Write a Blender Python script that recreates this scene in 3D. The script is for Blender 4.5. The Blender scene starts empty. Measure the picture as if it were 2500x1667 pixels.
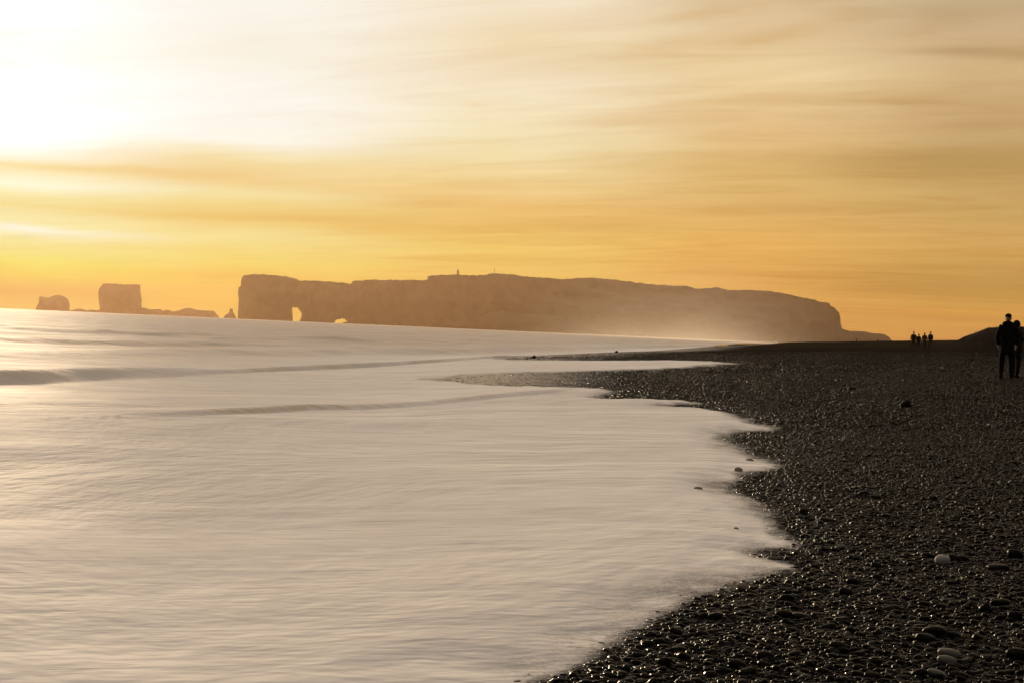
import bpy, bmesh, math, random
import numpy as np
from mathutils import Vector, Matrix, noise as mnoise
from mathutils.geometry import delaunay_2d_cdt

random.seed(7); rng = np.random.default_rng(7)
scene = bpy.context.scene
COL = scene.collection
R = math.radians

# ---------------------------------------------------------------- camera
W_PX, H_PX = 2500.0, 1667.0
LENS = 50.0
FPX = LENS / 36.0 * W_PX
CAM = np.array([0.0, 0.0, 1.5])
ROLL = R(2.5)
PITCH = -math.atan(27.2 / FPX)
fw = Vector((0, math.cos(PITCH), math.sin(PITCH)))
rt0 = Vector((1, 0, 0)); up0 = rt0.cross(fw)
rt = rt0 * math.cos(ROLL) + up0 * math.sin(ROLL)
up = up0 * math.cos(ROLL) - rt0 * math.sin(ROLL)
cam_data = bpy.data.cameras.new("camera")
cam_data.lens = LENS; cam_data.sensor_width = 36.0
cam_data.clip_start = 0.1; cam_data.clip_end = 60000
cam = bpy.data.objects.new("camera", cam_data); COL.objects.link(cam)
M = Matrix((rt, up, -fw)).transposed().to_4x4(); M.translation = Vector(CAM)
cam.matrix_world = M
scene.camera = cam

def ray(u, v):
    d = fw + rt * ((u - W_PX / 2) / FPX) + up * ((H_PX / 2 - v) / FPX)
    return np.array(d.normalized())

def azel(u, v):
    d = ray(u, v)
    return math.degrees(math.atan2(d[0], d[1])), math.degrees(math.asin(d[2]))

def srgb(r, g, b):
    f = lambda c: (c / 255 / 12.92) if c / 255 <= 0.04045 else ((c / 255 + 0.055) / 1.055) ** 2.4
    return (f(r), f(g), f(b))

# ---------------------------------------------------------------- sun direction
SUN_AZ, SUN_EL = azel(20, 215)
SUN_D = Vector(ray(20, 215))
sun_l = bpy.data.lights.new("sun", 'SUN')
sun_l.energy = 5.0; sun_l.angle = R(4.0); sun_l.color = (1.0, 0.755, 0.49)
sun = bpy.data.objects.new("sun", sun_l); COL.objects.link(sun)
sun.rotation_euler = SUN_D.to_track_quat('Z', 'Y').to_euler()
sun.location = (0, 0, 50)

scene.view_settings.view_transform = 'Standard'
scene.view_settings.look = 'None'
scene.view_settings.exposure = 0.0
scene.view_settings.gamma = 1.0
scene.cycles.use_denoising = True
scene.cycles.max_bounces = 6
scene.cycles.volume_bounces = 1
scene.cycles.transparent_max_bounces = 12
scene.cycles.sample_clamp_indirect = 4.0

# ---------------------------------------------------------------- node helper
class NT:
    def __init__(s, tree):
        s.t = tree; s.n = tree.nodes; s.l = tree.links
    def new(s, typ, **kw):
        n = s.n.new(typ)
        for k, v in kw.items(): setattr(n, k, v)
        return n
    def put(s, sock, v):
        if v is None: return
        if isinstance(v, bpy.types.NodeSocket): s.l.new(v, sock)
        else:
            if hasattr(sock, 'default_value'):
                dv = sock.default_value
                if hasattr(dv, '__len__') and not hasattr(v, '__len__'): v = [v] * len(dv)
                if hasattr(dv, '__len__') and len(dv) == 4 and len(v) == 3: v = (*v, 1)
                sock.default_value = v
    def math(s, op, a, b=None, c=None, clamp=False):
        n = s.new('ShaderNodeMath', operation=op, use_clamp=clamp)
        for i, v in enumerate((a, b, c)): s.put(n.inputs[i], v)
        return n.outputs[0]
    def vmath(s, op, a, b=None, out=0):
        n = s.new('ShaderNodeVectorMath', operation=op)
        s.put(n.inputs[0], a); s.put(n.inputs[1], b)
        return n.outputs[out]
    def mix(s, fac, a, b, mode='MIX'):
        n = s.new('ShaderNodeMix', data_type='RGBA', blend_type=mode)
        s.put(n.inputs[0], fac); s.put(n.inputs[6], a); s.put(n.inputs[7], b)
        return n.outputs[2]
    def rng(s, v, a, b, c=0.0, d=1.0, smooth=True):
        n = s.new('ShaderNodeMapRange', interpolation_type='SMOOTHSTEP' if smooth else 'LINEAR')
        for i, x in enumerate((v, a, b, c, d)): s.put(n.inputs[i], x)
        return n.outputs[0]
    def comb(s, x, y, z):
        n = s.new('ShaderNodeCombineXYZ')
        for i, v in enumerate((x, y, z)): s.put(n.inputs[i], v)
        return n.outputs[0]
    def noise(s, vec, scale=1.0, detail=4.0, rough=0.5, dist=0.0, out=0):
        n = s.new('ShaderNodeTexNoise')
        s.put(n.inputs['Vector'], vec); s.put(n.inputs['Scale'], scale); s.put(n.inputs['Detail'], detail)
        s.put(n.inputs['Roughness'], rough); s.put(n.inputs['Distortion'], dist)
        return n.outputs[out]

def material(name):
    m = bpy.data.materials.new(name); m.use_nodes = True
    for n in list(m.node_tree.nodes): m.node_tree.nodes.remove(n)
    t = NT(m.node_tree)
    t.out = t.new('ShaderNodeOutputMaterial')
    return m, t

# ---------------------------------------------------------------- world: sky behind thin wind-drawn cloud
world = bpy.data.worlds.new("World"); scene.world = world; world.use_nodes = True
for n in list(world.node_tree.nodes): world.node_tree.nodes.remove(n)
w = NT(world.node_tree)
wo = w.new('ShaderNodeOutputWorld')
D = w.new('ShaderNodeTexCoord').outputs['Generated']
sep = w.new('ShaderNodeSeparateXYZ'); w.put(sep.inputs[0], D)
dx, dy, dz = sep.outputs
az0 = w.math('MULTIPLY', w.math('ARCTAN2', dx, dy), 57.29578)
el0 = w.math('MULTIPLY', w.math('ARCSINE', dz), 57.29578)
# cloud-plane coordinates give the streaks their perspective
zz = w.math('ADD', w.math('MAXIMUM', dz, 0.0), 0.07)
cx = w.math('DIVIDE', dx, zz); cy = w.math('DIVIDE', dy, zz)
cp = w.comb(w.math('SUBTRACT', w.math('MULTIPLY', cx, 0.80), w.math('MULTIPLY', cy, 0.16)),
            w.math('ADD', w.math('MULTIPLY', cy, 2.5), w.math('MULTIPLY', cx, 0.95)), 0.0)
n_big = w.noise(cp, 0.33, 6, 0.55, 0.7)
n_fine = w.noise(cp, 1.4, 8, 0.62, 0.8)
ae = w.comb(w.math('MULTIPLY', az0, 0.055), w.math('MULTIPLY', w.math('SUBTRACT', el0, w.math('MULTIPLY', az0, 0.045)), 1.1), 3.1)
n_low = w.noise(ae, 1.0, 5, 0.55, 0.5)
wv = w.comb(w.math('MULTIPLY', az0, 0.12), w.math('MULTIPLY', el0, 0.35), 0.0)
warp = w.math('SUBTRACT', w.noise(wv, 1.0, 3, 0.5, 0.0), 0.5)
el = w.math('ADD', el0, w.math('MULTIPLY', warp, 0.9))
el = w.math('MAXIMUM', el, 0.0)
az = w.math('ADD', az0, w.math('MULTIPLY', w.math('SUBTRACT', n_big, 0.5), 6.0))

EL_MAX = 16.0
def ramp(fac, stops):
    n = w.new('ShaderNodeValToRGB'); cr = n.color_ramp; cr.interpolation = 'LINEAR'
    stops = sorted(stops)
    for i, (p, c) in enumerate(stops):
        e = cr.elements[i] if i < 2 else cr.elements.new(1.0)
        e.position = min(1, max(0, p / EL_MAX)); e.color = (*c, 1)
    w.put(n.inputs[0], fac); return n.outputs[0]
elf = w.math('DIVIDE', el, EL_MAX)
columns = [  # (photo column, [(photo row, colour of the lit cloud there)])
    (50, [(0, (254, 254, 252)), (130, (254, 252, 244)), (200, (255, 255, 255)), (350, (255, 255, 252)), (384, (252, 246, 225)), (396, (242, 222, 162)), (415, (247, 233, 192)), (440, (247, 240, 208)), (470, (242, 229, 168)),
          (500, (238, 217, 142)), (520, (242, 226, 165)), (545, (243, 230, 165)), (562, (247, 238, 205)), (590, (243, 228, 158)), (640, (240, 220, 108)), (668, (236, 200, 95)), (700, (234, 180, 95)), (745, (238, 192, 108))]),
    (600, [(0, (250, 244, 233)), (130, (249, 242, 226)), (250, (252, 246, 236)), (340, (251, 245, 230)), (370, (247, 233, 192)), (400, (244, 220, 162)), (445, (243, 215, 152)), (475, (243, 225, 165)), (505, (242, 216, 142)),
           (540, (238, 200, 118)), (575, (243, 223, 150)), (635, (240, 212, 112)), (670, (238, 192, 97)), (770, (238, 188, 95))]),
    (1250, [(0, (243, 226, 198)), (100, (242, 222, 185)), (200, (246, 230, 200)), (350, (244, 228, 182)), (430, (241, 214, 155)), (500, (237, 196, 122)),
            (560, (236, 196, 112)), (620, (239, 200, 108)), (700, (238, 188, 100)), (800, (236, 186, 96))]),
    (1850, [(0, (222, 196, 155)), (100, (228, 200, 155)), (170, (235, 210, 160)), (300, (228, 192, 138)), (420, (224, 186, 120)), (520, (222, 178, 108)),
            (600, (232, 180, 98)), (700, (224, 168, 88)), (830, (226, 168, 84))]),
    (2400, [(0, (198, 174, 138)), (90, (205, 176, 135)), (180, (212, 180, 132)), (300, (202, 168, 118)), (400, (197, 164, 105)), (500, (206, 168, 104)),
            (600, (212, 166, 94)), (700, (200, 156, 84)), (780, (214, 158, 80)), (850, (204, 146, 78))])]
cols = []
HAZE_D = 3.6e-5
def through_haze(c, a, e):
    # the air in front of the sky adds its own light; the sky behind it is that much darker
    path = min(7200.0, 148.0 / max(math.sin(math.radians(max(e, 0.0))), 1e-4)); T = math.exp(-HAZE_D * path)
    k = min(1, max(0, (a + 19) / 38)); S = [p + (q - p) * k for p, q in zip(HAZE_L, HAZE_R)]
    return tuple(max(0.02, (x - s_ * (1 - T)) / T) for x, s_ in zip(c, S))
HAZE_L, HAZE_R = (2.9, 1.48, 0.50), (1.2, 0.62, 0.22)
for u, rows in columns:
    a, _ = azel(u, 400)
    rr_ = [(azel(u, v)[1], srgb(*c)) for v, c in rows]; rr_.sort(); dense = []
    for q in sorted(set([0.0, 0.4, 0.8, 1.1, 1.5, 2.0, 2.8] + [p for p, _ in rr_])):
        base_c = [float(np.interp(q, [p for p, _ in rr_], [c[i] for _, c in rr_])) for i in range(3)]
        dense.append((q, through_haze(base_c, a, q)))
    cols.append((a, ramp(elf, dense)))
base = None
seq = [(-70, cols[4][1]), (-52, cols[3][1]), (-40, cols[2][1]), (-28, cols[1][1])] + cols
base = seq[0][1]
for (a0, _), (a1, c1) in zip(seq, seq[1:]):
    base = w.mix(w.rng(az, a0, a1), base, c1)
# streaks of thicker cloud
warm_dark = (0.80, 0.66, 0.48)
rightness = w.rng(az0, -14, 12, 0.35, 1.0)
f1 = w.math('MULTIPLY', w.rng(n_big, 0.45, 0.72), w.math('MULTIPLY', rightness, 0.50))
base = w.mix(f1, base, w.mix(1.0, base, warm_dark, 'MULTIPLY'))
f2 = w.math('MULTIPLY', w.rng(n_fine, 0.45, 0.75), w.math('MULTIPLY', rightness, 0.50))
base = w.mix(f2, base, w.mix(1.0, base, (0.82, 0.68, 0.52), 'MULTIPLY'))
f3 = w.math('MULTIPLY', w.rng(n_fine, 0.5, 0.25), w.math('MULTIPLY', rightness, 0.45))
base = w.mix(f3, base, w.mix(1.0, base, (1.12, 1.16, 1.25), 'MULTIPLY'))
lowf = w.math('MULTIPLY', w.rng(el0, 8, 2, 0, 0.35), w.rng(n_low, 0.45, 0.7))
base = w.mix(lowf, base, w.mix(1.0, base, (0.90, 0.78, 0.62), 'MULTIPLY'))
# single cloud bands, placed by direction
wob = w.math('MULTIPLY', w.math('SUBTRACT', n_fine, 0.5), 0.9)
bands = [(470, 428, 250, 24, 0.50, (0.90, 0.74, 0.55), 0), (150, 405, 190, 13, 0.40, (0.90, 0.78, 0.52), 0), (1400, 553, 330, 24, 0.50, (0.86, 0.74, 0.58), 0),
         (1200, 500, 420, 18, 0.30, (0.92, 0.78, 0.60), 0), (900, 540, 300, 10, 0.25, (0.92, 0.82, 0.66), 0), (1680, 38, 80, 13, 0.40, (0.86, 0.72, 0.50), 1),
         (1890, 90, 110, 13, 0.40, (0.86, 0.70, 0.50), 1), (2330, 124, 120, 12, 0.55, (0.68, 0.62, 0.50), 0), (2500, 132, 110, 12, 0.50, (0.68, 0.62, 0.50), 0),
         (2150, 250, 190, 13, 0.40, (0.78, 0.68, 0.52), 0), (2450, 308, 200, 16, 0.35, (0.76, 0.66, 0.52), 0), (2250, 395, 420, 26, 0.42, (0.76, 0.70, 0.56), 0),
         (1800, 420, 400, 18, 0.25, (0.82, 0.72, 0.58), 0), (2150, 510, 330, 22, 0.35, (0.80, 0.74, 0.60), 0), (2300, 640, 350, 40, 0.15, (0.84, 0.80, 0.70), 0),
         (1160, 257, 26, 7, 0.35, (0.92, 0.76, 0.55), 0), (15, 157, 45, 12, 0.3, (0.95, 0.86, 0.66), 0), (2330, 782, 300, 9, 0.50, (0.70, 0.70, 0.72), 0),
         (2480, 812, 190, 7, 0.3, (0.74, 0.72, 0.70), 0), (1300, 100, 160, 40, 0.35, (0.92, 0.84, 0.70), 1), (1550, 130, 260, 22, 0.3, (0.90, 0.80, 0.66), 1),
         (2050, 768, 300, 4, 0.45, (1.15, 1.15, 1.05), 0), (60, 672, 230, 4, 0.4, (1.05, 1.15, 1.35), 0), (700, 675, 160, 4, 0.35, (1.04, 1.1, 1.35), 0),
         (830, 660, 230, 3, 0.35, (1.04, 1.1, 1.3), 0), (500, 735, 420, 8, 0.18, (1.0, 0.94, 1.0), 0), (250, 690, 300, 6, 0.3, (0.98, 0.86, 0.86), 0), (80, 560, 420, 11, 0.45, (1.04, 1.1, 1.4), 0),
         (1900, 200, 600, 10, 0.35, (1.08, 1.12, 1.16), 1), (2350, 760, 330, 3, 0.4, (1.2, 1.16, 0.95), 0)]
for (u, v, hw, hh, st, c, tilt) in bands:
    a, e = azel(u, v); sa = math.degrees(hw / FPX); se = math.degrees(hh / FPX)
    dxn = w.math('DIVIDE', w.math('SUBTRACT', az0, a), sa)
    en = w.math('SUBTRACT', w.math('ADD', el0, w.math('MULTIPLY', wob, min(1.0, se * 1.6))), e)
    if tilt: en = w.math('SUBTRACT', en, w.math('MULTIPLY', w.math('SUBTRACT', az0, a), 0.16))
    dyn = w.math('DIVIDE', en, se)
    q = w.math('ADD', w.math('MULTIPLY', dxn, dxn), w.math('MULTIPLY', dyn, dyn))
    f = w.math('MULTIPLY', w.math('EXPONENT', w.math('MULTIPLY', q, -1.0)), st)
    base = w.mix(f, base, w.mix(1.0, base, c, 'MULTIPLY'))
# the sun behind the cloud
sd = w.math('MAXIMUM', w.vmath('DOT_PRODUCT', D, tuple(SUN_D), out=1), 0.0)
glow = w.math('ADD', w.math('MULTIPLY', w.math('POWER', sd, 300.0), 0.15), w.math('MULTIPLY', w.math('POWER', sd, 40.0), 0.0))
gcol = w.vmath('SCALE', (1.0, 0.86, 0.62)); w.put(gcol.node.inputs['Scale'], glow)
base = w.mix(1.0, base, gcol, 'ADD')
# unseen sky: overhead brightened to light the foam, low sky behind dimmed
sky = w.new('ShaderNodeTexSky', sky_type='NISHITA'); sky.sun_disc = False
sky.sun_elevation = R(SUN_EL); sky.sun_rotation = R(SUN_AZ); sky.dust_density = 2.0; sky.altitude = 0
skyc = w.vmath('SCALE', sky.outputs[0]); skyc.node.inputs['Scale'].default_value = 0.085
rest = w.mix(0.85, skyc, w.mix(w.rng(n_big, 0.3, 0.7), (0.66, 0.56, 0.455), (0.84, 0.70, 0.555)))
back0 = w.rng(w.math('ABSOLUTE', w.math('SUBTRACT', az0, -10.0)), 30, 85)
back = w.math('MULTIPLY', back0, w.rng(el0, 62, 30))
rest = w.mix(back, rest, w.mix(1.0, rest, (0.10, 0.105, 0.13), 'MULTIPLY'))
high = w.rng(el0, 15, 38)
fr = w.math('MAXIMUM', high, back0)
final = w.mix(fr, base, rest)
bg = w.new('ShaderNodeBackground'); w.put(bg.inputs[0], final); bg.inputs[1].default_value = 1.0
w.l.new(bg.outputs[0], wo.inputs[0])

# ---------------------------------------------------------------- helpers
def tag(o, label=None, cat=None, group=None, kind=None):
    if label: o['label'] = label
    if cat: o['category'] = cat
    if group: o['group'] = group
    if kind: o['kind'] = kind
    return o
def mesh_np(name, verts, faces, mat=None, smooth=True, attrs=None, parent=None, quads=True):
    me = bpy.data.meshes.new(name)
    verts = np.asarray(verts, dtype=np.float32); faces = np.asarray(faces, dtype=np.int32)
    k = faces.shape[1]
    me.vertices.add(len(verts)); me.vertices.foreach_set('co', verts.ravel())
    me.loops.add(faces.size); me.loops.foreach_set('vertex_index', faces.ravel())
    me.polygons.add(len(faces)); me.polygons.foreach_set('loop_start', np.arange(0, faces.size, k, dtype=np.int32))
    me.update(calc_edges=True); me.validate()
    if smooth: me.polygons.foreach_set('use_smooth', np.ones(len(me.polygons), dtype=bool))
    for an, av in (attrs or {}).items():
        a = me.attributes.new(an, 'FLOAT', 'POINT'); a.data.foreach_set('value', np.asarray(av, dtype=np.float32))
    if mat: me.materials.append(mat)
    o = bpy.data.objects.new(name, me); COL.objects.link(o)
    if parent: o.parent = parent
    return o
def bm_obj(name, bm, mat=None, parent=None, smooth=True):
    me = bpy.data.meshes.new(name); bm.to_mesh(me); bm.free()
    if smooth: me.polygons.foreach_set('use_smooth', [True] * len(me.polygons))
    if mat: me.materials.append(mat)
    o = bpy.data.objects.new(name, me); COL.objects.link(o)
    if parent: o.parent = parent
    return o

def h01(ix, iy, s):
    v = np.sin(ix * 127.1 + iy * 311.7 + s * 74.7) * 43758.5453
    return v - np.floor(v)
def vn(x, y, s=0):
    ix, iy = np.floor(x), np.floor(y); fx, fy = x - ix, y - iy
    fx = fx * fx * (3 - 2 * fx); fy = fy * fy * (3 - 2 * fy)
    a, b = h01(ix, iy, s), h01(ix + 1, iy, s); c, d = h01(ix, iy + 1, s), h01(ix + 1, iy + 1, s)
    return (a + (b - a) * fx) * (1 - fy) + (c + (d - c) * fx) * fy - 0.5
def fbm(x, y, s=0, o=4):
    r = 0; a = 1.0
    for i in range(o):
        r = r + a * vn(x * 2 ** i, y * 2 ** i, s + i * 13); a *= 0.5
    return r
def sst(a, b, x):
    t = np.clip((x - a) / (b - a), 0, 1); return t * t * (3 - 2 * t)

# ---------------------------------------------------------------- the shape of the beach
_ys = np.array([-30, 0, 5, 10, 16, 25, 36, 50, 69, 90, 120, 150, 230, 400, 1000, 4000], float)
_xs = np.array([-4, -1.4, -0.6, 0.6, 1.2, 0.2, -2.0, -2.2, -1.0, 4.5, 10.0, 15.0, 31.0, 66, 180, 740], float)
def Xs(y):
    return np.interp(np.log(y + 60), np.log(_ys + 60), _xs)
def ground(x, y):
    x = np.asarray(x, float); y = np.asarray(y, float)
    d = x - Xs(y)
    up_ = 7.0 * np.tanh(0.045 * np.maximum(d, 0) / 7.0)
    g = 0.12 + np.where(d > 0, up_, np.maximum(0.06 * d, -2.5))
    land = sst(0, 8, d)
    g += sst(195, 300, y) * sst(0, 14, d) * (0.75 + 0.013 * np.clip(d, 0, 70))
    # low berm crest and the hollow behind it
    g += 0.22 * land * np.exp(-((y - 138 - 0.15 * (x - 40)) / 12) ** 2) * sst(20, 34, x)
    g -= 0.30 * land * np.exp(-((y - 178) / 22) ** 2) * sst(22, 40, x)
    g += 0.12 * land * np.exp(-((y - 84) / 6) ** 2) * sst(23, 27, x)
    # dune
    sd_ = x - 0.300 * y + 0.35 * vn(y * 0.25, y * 0 + 3.3, 5)
    dn = np.interp(sd_, [0, 1.4, 2.8, 3.8, 4.8, 9], [0, 0.22, 0.53, 0.69, 0.86, 0.92])
    dn = dn + 0.09 * fbm(x * 0.8, y * 0.5, 31, 3) * sst(0.5, 2.5, sd_)
    g += 2.25 * dn * sst(104, 116, y) * (1 - sst(150, 190, y))
    g += land * (0.05 * fbm(x * 0.22, y * 0.12, 3, 3) * np.minimum(1 + y / 60, 3)) + 0.012 * fbm(x * 2.1, y * 2.1, 9, 3)
    return g

def hit(u, v, z=None):
    d = ray(u, v)
    if z is not None:
        t = (z - CAM[2]) / d[2]; p = CAM + d * t; return p
    t = np.geomspace(2.0, 4000, 6000)
    P = CAM[None] + d[None] * t[:, None]
    below = P[:, 2] < ground(P[:, 0], P[:, 1])
    i = int(np.argmax(below)) if below.any() else len(t) - 1
    a, b = t[max(i - 1, 0)], t[i]
    for _ in range(20):
        m = (a + b) / 2; p = CAM + d * m
        if p[2] < ground(p[0], p[1]): b = m
        else: a = m
    return CAM + d * b

def fan(y0, y1, nr, ks, apex=4.0):
    ys = np.geomspace(y0 + apex, y1 + apex, nr) - apex
    X = ks[None, :] * (ys[:, None] + apex); Y = np.repeat(ys[:, None], len(ks), 1)
    i = np.arange(nr - 1)[:, None] * len(ks) + np.arange(len(ks) - 1)[None]
    f = np.stack([i, i + 1, i + 1 + len(ks), i + len(ks)], -1).reshape(-1, 4)
    return X.ravel(), Y.ravel(), f

# edge of the wash, read off as points on the beach
edge_px = [(1180, 1760), (1290, 1690), (1350, 1658), (1420, 1640), (1488, 1616), (1520, 1585), (1573, 1547), (1620, 1525), (1673, 1497), (1707, 1470), (1791, 1451), (1850, 1432), (1906, 1413),
           (1940, 1400), (1958, 1388), (1940, 1374), (1906, 1367), (1890, 1360), (1878, 1352), (1900, 1345), (1935, 1342), (1971, 1336), (1960, 1320), (1940, 1307), (1914, 1294), (1912, 1275), (1923, 1255),
           (1905, 1240), (1868, 1225), (1835, 1214), (1812, 1206), (1806, 1193), (1814, 1180), (1840, 1165), (1880, 1153), (1927, 1143), (1925, 1132), (1900, 1120), (1865, 1112), (1837, 1105), (1830, 1090), (1815, 1080),
           (1803, 1070), (1815, 1062), (1850, 1055), (1885, 1053), (1914, 1047), (1912, 1040), (1880, 1033), (1830, 1020), (1800, 1010), (1760, 1000), (1700, 994), (1640, 991), (1690, 989), (1740, 989), (1755, 986), (1700, 980),
           (1600, 976), (1500, 974), (1478, 971), (1495, 966), (1520, 962), (1535, 957), (1490, 951), (1400, 947), (1280, 944), (1200, 940), (1130, 936), (1085, 930), (1130, 923), (1200, 917), (1350, 912),
           (1500, 909), (1600, 905), (1700, 899), (1780, 893), (1827, 890), (1785, 886), (1740, 883), (1560, 882), (1400, 882), (1290, 881), (1225, 878), (1330, 870), (1500, 862), (1650, 857), (1700, 852), (1770, 845), (1830, 840)]
edge = [hit(u, v)[:2] for u, v in edge_px]
edge = [np.array([-1.5, -6.0]), np.array([-0.9, 0.0])] + edge
yl = edge[-1][1]
for yy in (max(yl * 1.3, 400), 1000, 3900):
    if yy > yl: edge.append(np.array([float(Xs(yy)) + 0.5, yy]))
# rounder outline (Chaikin), then a poly closed on the seaward side
E = np.array(edge)
for _ in range(1):
    q = 0.75 * E[:-1] + 0.25 * E[1:]; r = 0.25 * E[:-1] + 0.75 * E[1:]
    E = np.vstack([E[:1], np.stack([q, r], 1).reshape(-1, 2), E[-1:]])
sea_poly = np.vstack([E, [[-9000, 3900], [-9000, -6]]])
def edge_dist(x, y):
    """positive seaward"""
    dmin = np.full(x.shape, 1e9); inside = np.zeros(x.shape, bool)
    for a, b in zip(E[:-1], E[1:]):
        ab = b - a; L = ab @ ab + 1e-12
        t = np.clip(((x - a[0]) * ab[0] + (y - a[1]) * ab[1]) / L, 0, 1)
        dmin = np.minimum(dmin, (x - a[0] - t * ab[0]) ** 2 + (y - a[1] - t * ab[1]) ** 2)
    n = len(sea_poly)
    for i in range(n):
        (x1, y1), (x2, y2) = sea_poly[i], sea_poly[(i + 1) % n]
        if y1 == y2: continue
        c = ((y1 > y) != (y2 > y)) & (x < (x2 - x1) * (y - y1) / (y2 - y1) + x1)
        inside ^= c
    return np.sqrt(dmin) * np.where(inside, 1, -1)

# ---------------------------------------------------------------- materials
def matte(t, col, rough, amount, normal=None, ior=1.45, cap=0.3, power=None):
    """rough stone or foam: matte, with a gloss that stays weak because the surface is pitted"""
    df = t.new('ShaderNodeBsdfDiffuse'); t.put(df.inputs['Color'], col); df.inputs['Roughness'].default_value = 0.3
    gl = t.new('ShaderNodeBsdfGlossy'); gl.inputs['Color'].default_value = (1, 1, 1, 1); t.put(gl.inputs['Roughness'], rough)
    fr_ = t.new('ShaderNodeFresnel'); fr_.inputs['IOR'].default_value = ior
    if normal is not None:
        for n_ in (df, gl, fr_): t.put(n_.inputs['Normal'], normal)
    if power:
        lw = t.new('ShaderNodeLayerWeight'); lw.inputs['Blend'].default_value = 0.5
        if normal is not None: t.put(lw.inputs['Normal'], normal)
        fz = t.math('ADD', t.math('POWER', lw.outputs['Facing'], power), 0.006)
    else: fz = fr_.outputs[0]
    f = t.math('MINIMUM', t.math('MULTIPLY', fz, amount), cap)
    mx = t.new('ShaderNodeMixShader'); t.put(mx.inputs[0], f); t.l.new(df.outputs[0], mx.inputs[1]); t.l.new(gl.outputs[0], mx.inputs[2])
    return mx
def m_beach():
    m, t = material('black_shingle')
    pos = t.new('ShaderNodeNewGeometry').outputs['Position']
    wet = t.new('ShaderNodeAttribute', attribute_name='wet').outputs['Fac']
    v1 = t.new('ShaderNodeTexVoronoi', feature='F1'); t.put(v1.inputs['Vector'], pos); v1.inputs['Scale'].default_value = 34
    v2 = t.new('ShaderNodeTexVoronoi', feature='F1'); t.put(v2.inputs['Vector'], pos); v2.inputs['Scale'].default_value = 11
    n1 = t.noise(pos, 5, 5, 0.6); n2 = t.noise(pos, 0.35, 3, 0.5)
    col = t.mix(n1, (0.003, 0.0025, 0.002), (0.010, 0.008, 0.0065))
    col = t.mix(t.math('MULTIPLY', v1.outputs['Color'], 0.25), col, (0.016, 0.014, 0.012))
    h = t.math('ADD', t.math('MULTIPLY', v1.outputs['Distance'], -0.010), t.math('MULTIPLY', v2.outputs['Distance'], -0.030))
    bp = t.new('ShaderNodeBump'); bp.inputs['Strength'].default_value = 0.9; bp.inputs['Distance'].default_value = 1.0
    t.put(bp.inputs['Height'], h)
    rg = t.math('ADD', t.rng(n2, 0.3, 0.7, 0.55, 0.45), t.math('MULTIPLY', wet, -0.25))
    b = matte(t, col, rg, t.rng(wet, 0, 1, 0.01, 0.5), bp.outputs[0], 1.45, 0.5)
    t.l.new(b.outputs[0], t.out.inputs[0]); return m
def m_pebble(name, c0, c1, rough=0.42, spec=0.5, inst=True):
    m, t = material(name)
    oi = t.new('ShaderNodeObjectInfo').outputs['Random']
    tc = t.new('ShaderNodeTexCoord').outputs['Object']
    n1 = t.noise(tc, 1.5, 4, 0.6); n2 = t.noise(tc, 24, 3, 0.6)
    col = t.mix(oi, c0, c1)
    col = t.mix(t.math('MULTIPLY', n1, 0.5), col, tuple(x * 1.6 for x in c1))
    r0 = t.math('ADD', t.rng(n2, 0.3, 0.7, rough - 0.06, rough + 0.1), t.math('MULTIPLY', t.math('FRACT', t.math('MULTIPLY', oi, 7.3)), 0.16))
    gl_ = spec
    if inst:
        wet = t.new('ShaderNodeAttribute', attribute_name='wet', attribute_type='INSTANCER').outputs['Fac']
        r0 = t.math('SUBTRACT', r0, t.math('MULTIPLY', wet, 0.06)); dull = t.new('ShaderNodeAttribute', attribute_name='dull', attribute_type='INSTANCER').outputs['Fac']; gl_ = t.math('ADD', t.math('MULTIPLY', dull, spec), t.math('MULTIPLY', wet, 0.22))
    bp = t.new('ShaderNodeBump'); bp.inputs['Strength'].default_value = 0.12; bp.inputs['Distance'].default_value = 0.05
    t.put(bp.inputs['Height'], n2)
    b = matte(t, col, r0, gl_, bp.outputs[0], 1.45, 0.17, 8.0)
    t.l.new(b.outputs[0], t.out.inputs[0]); return m
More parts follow.
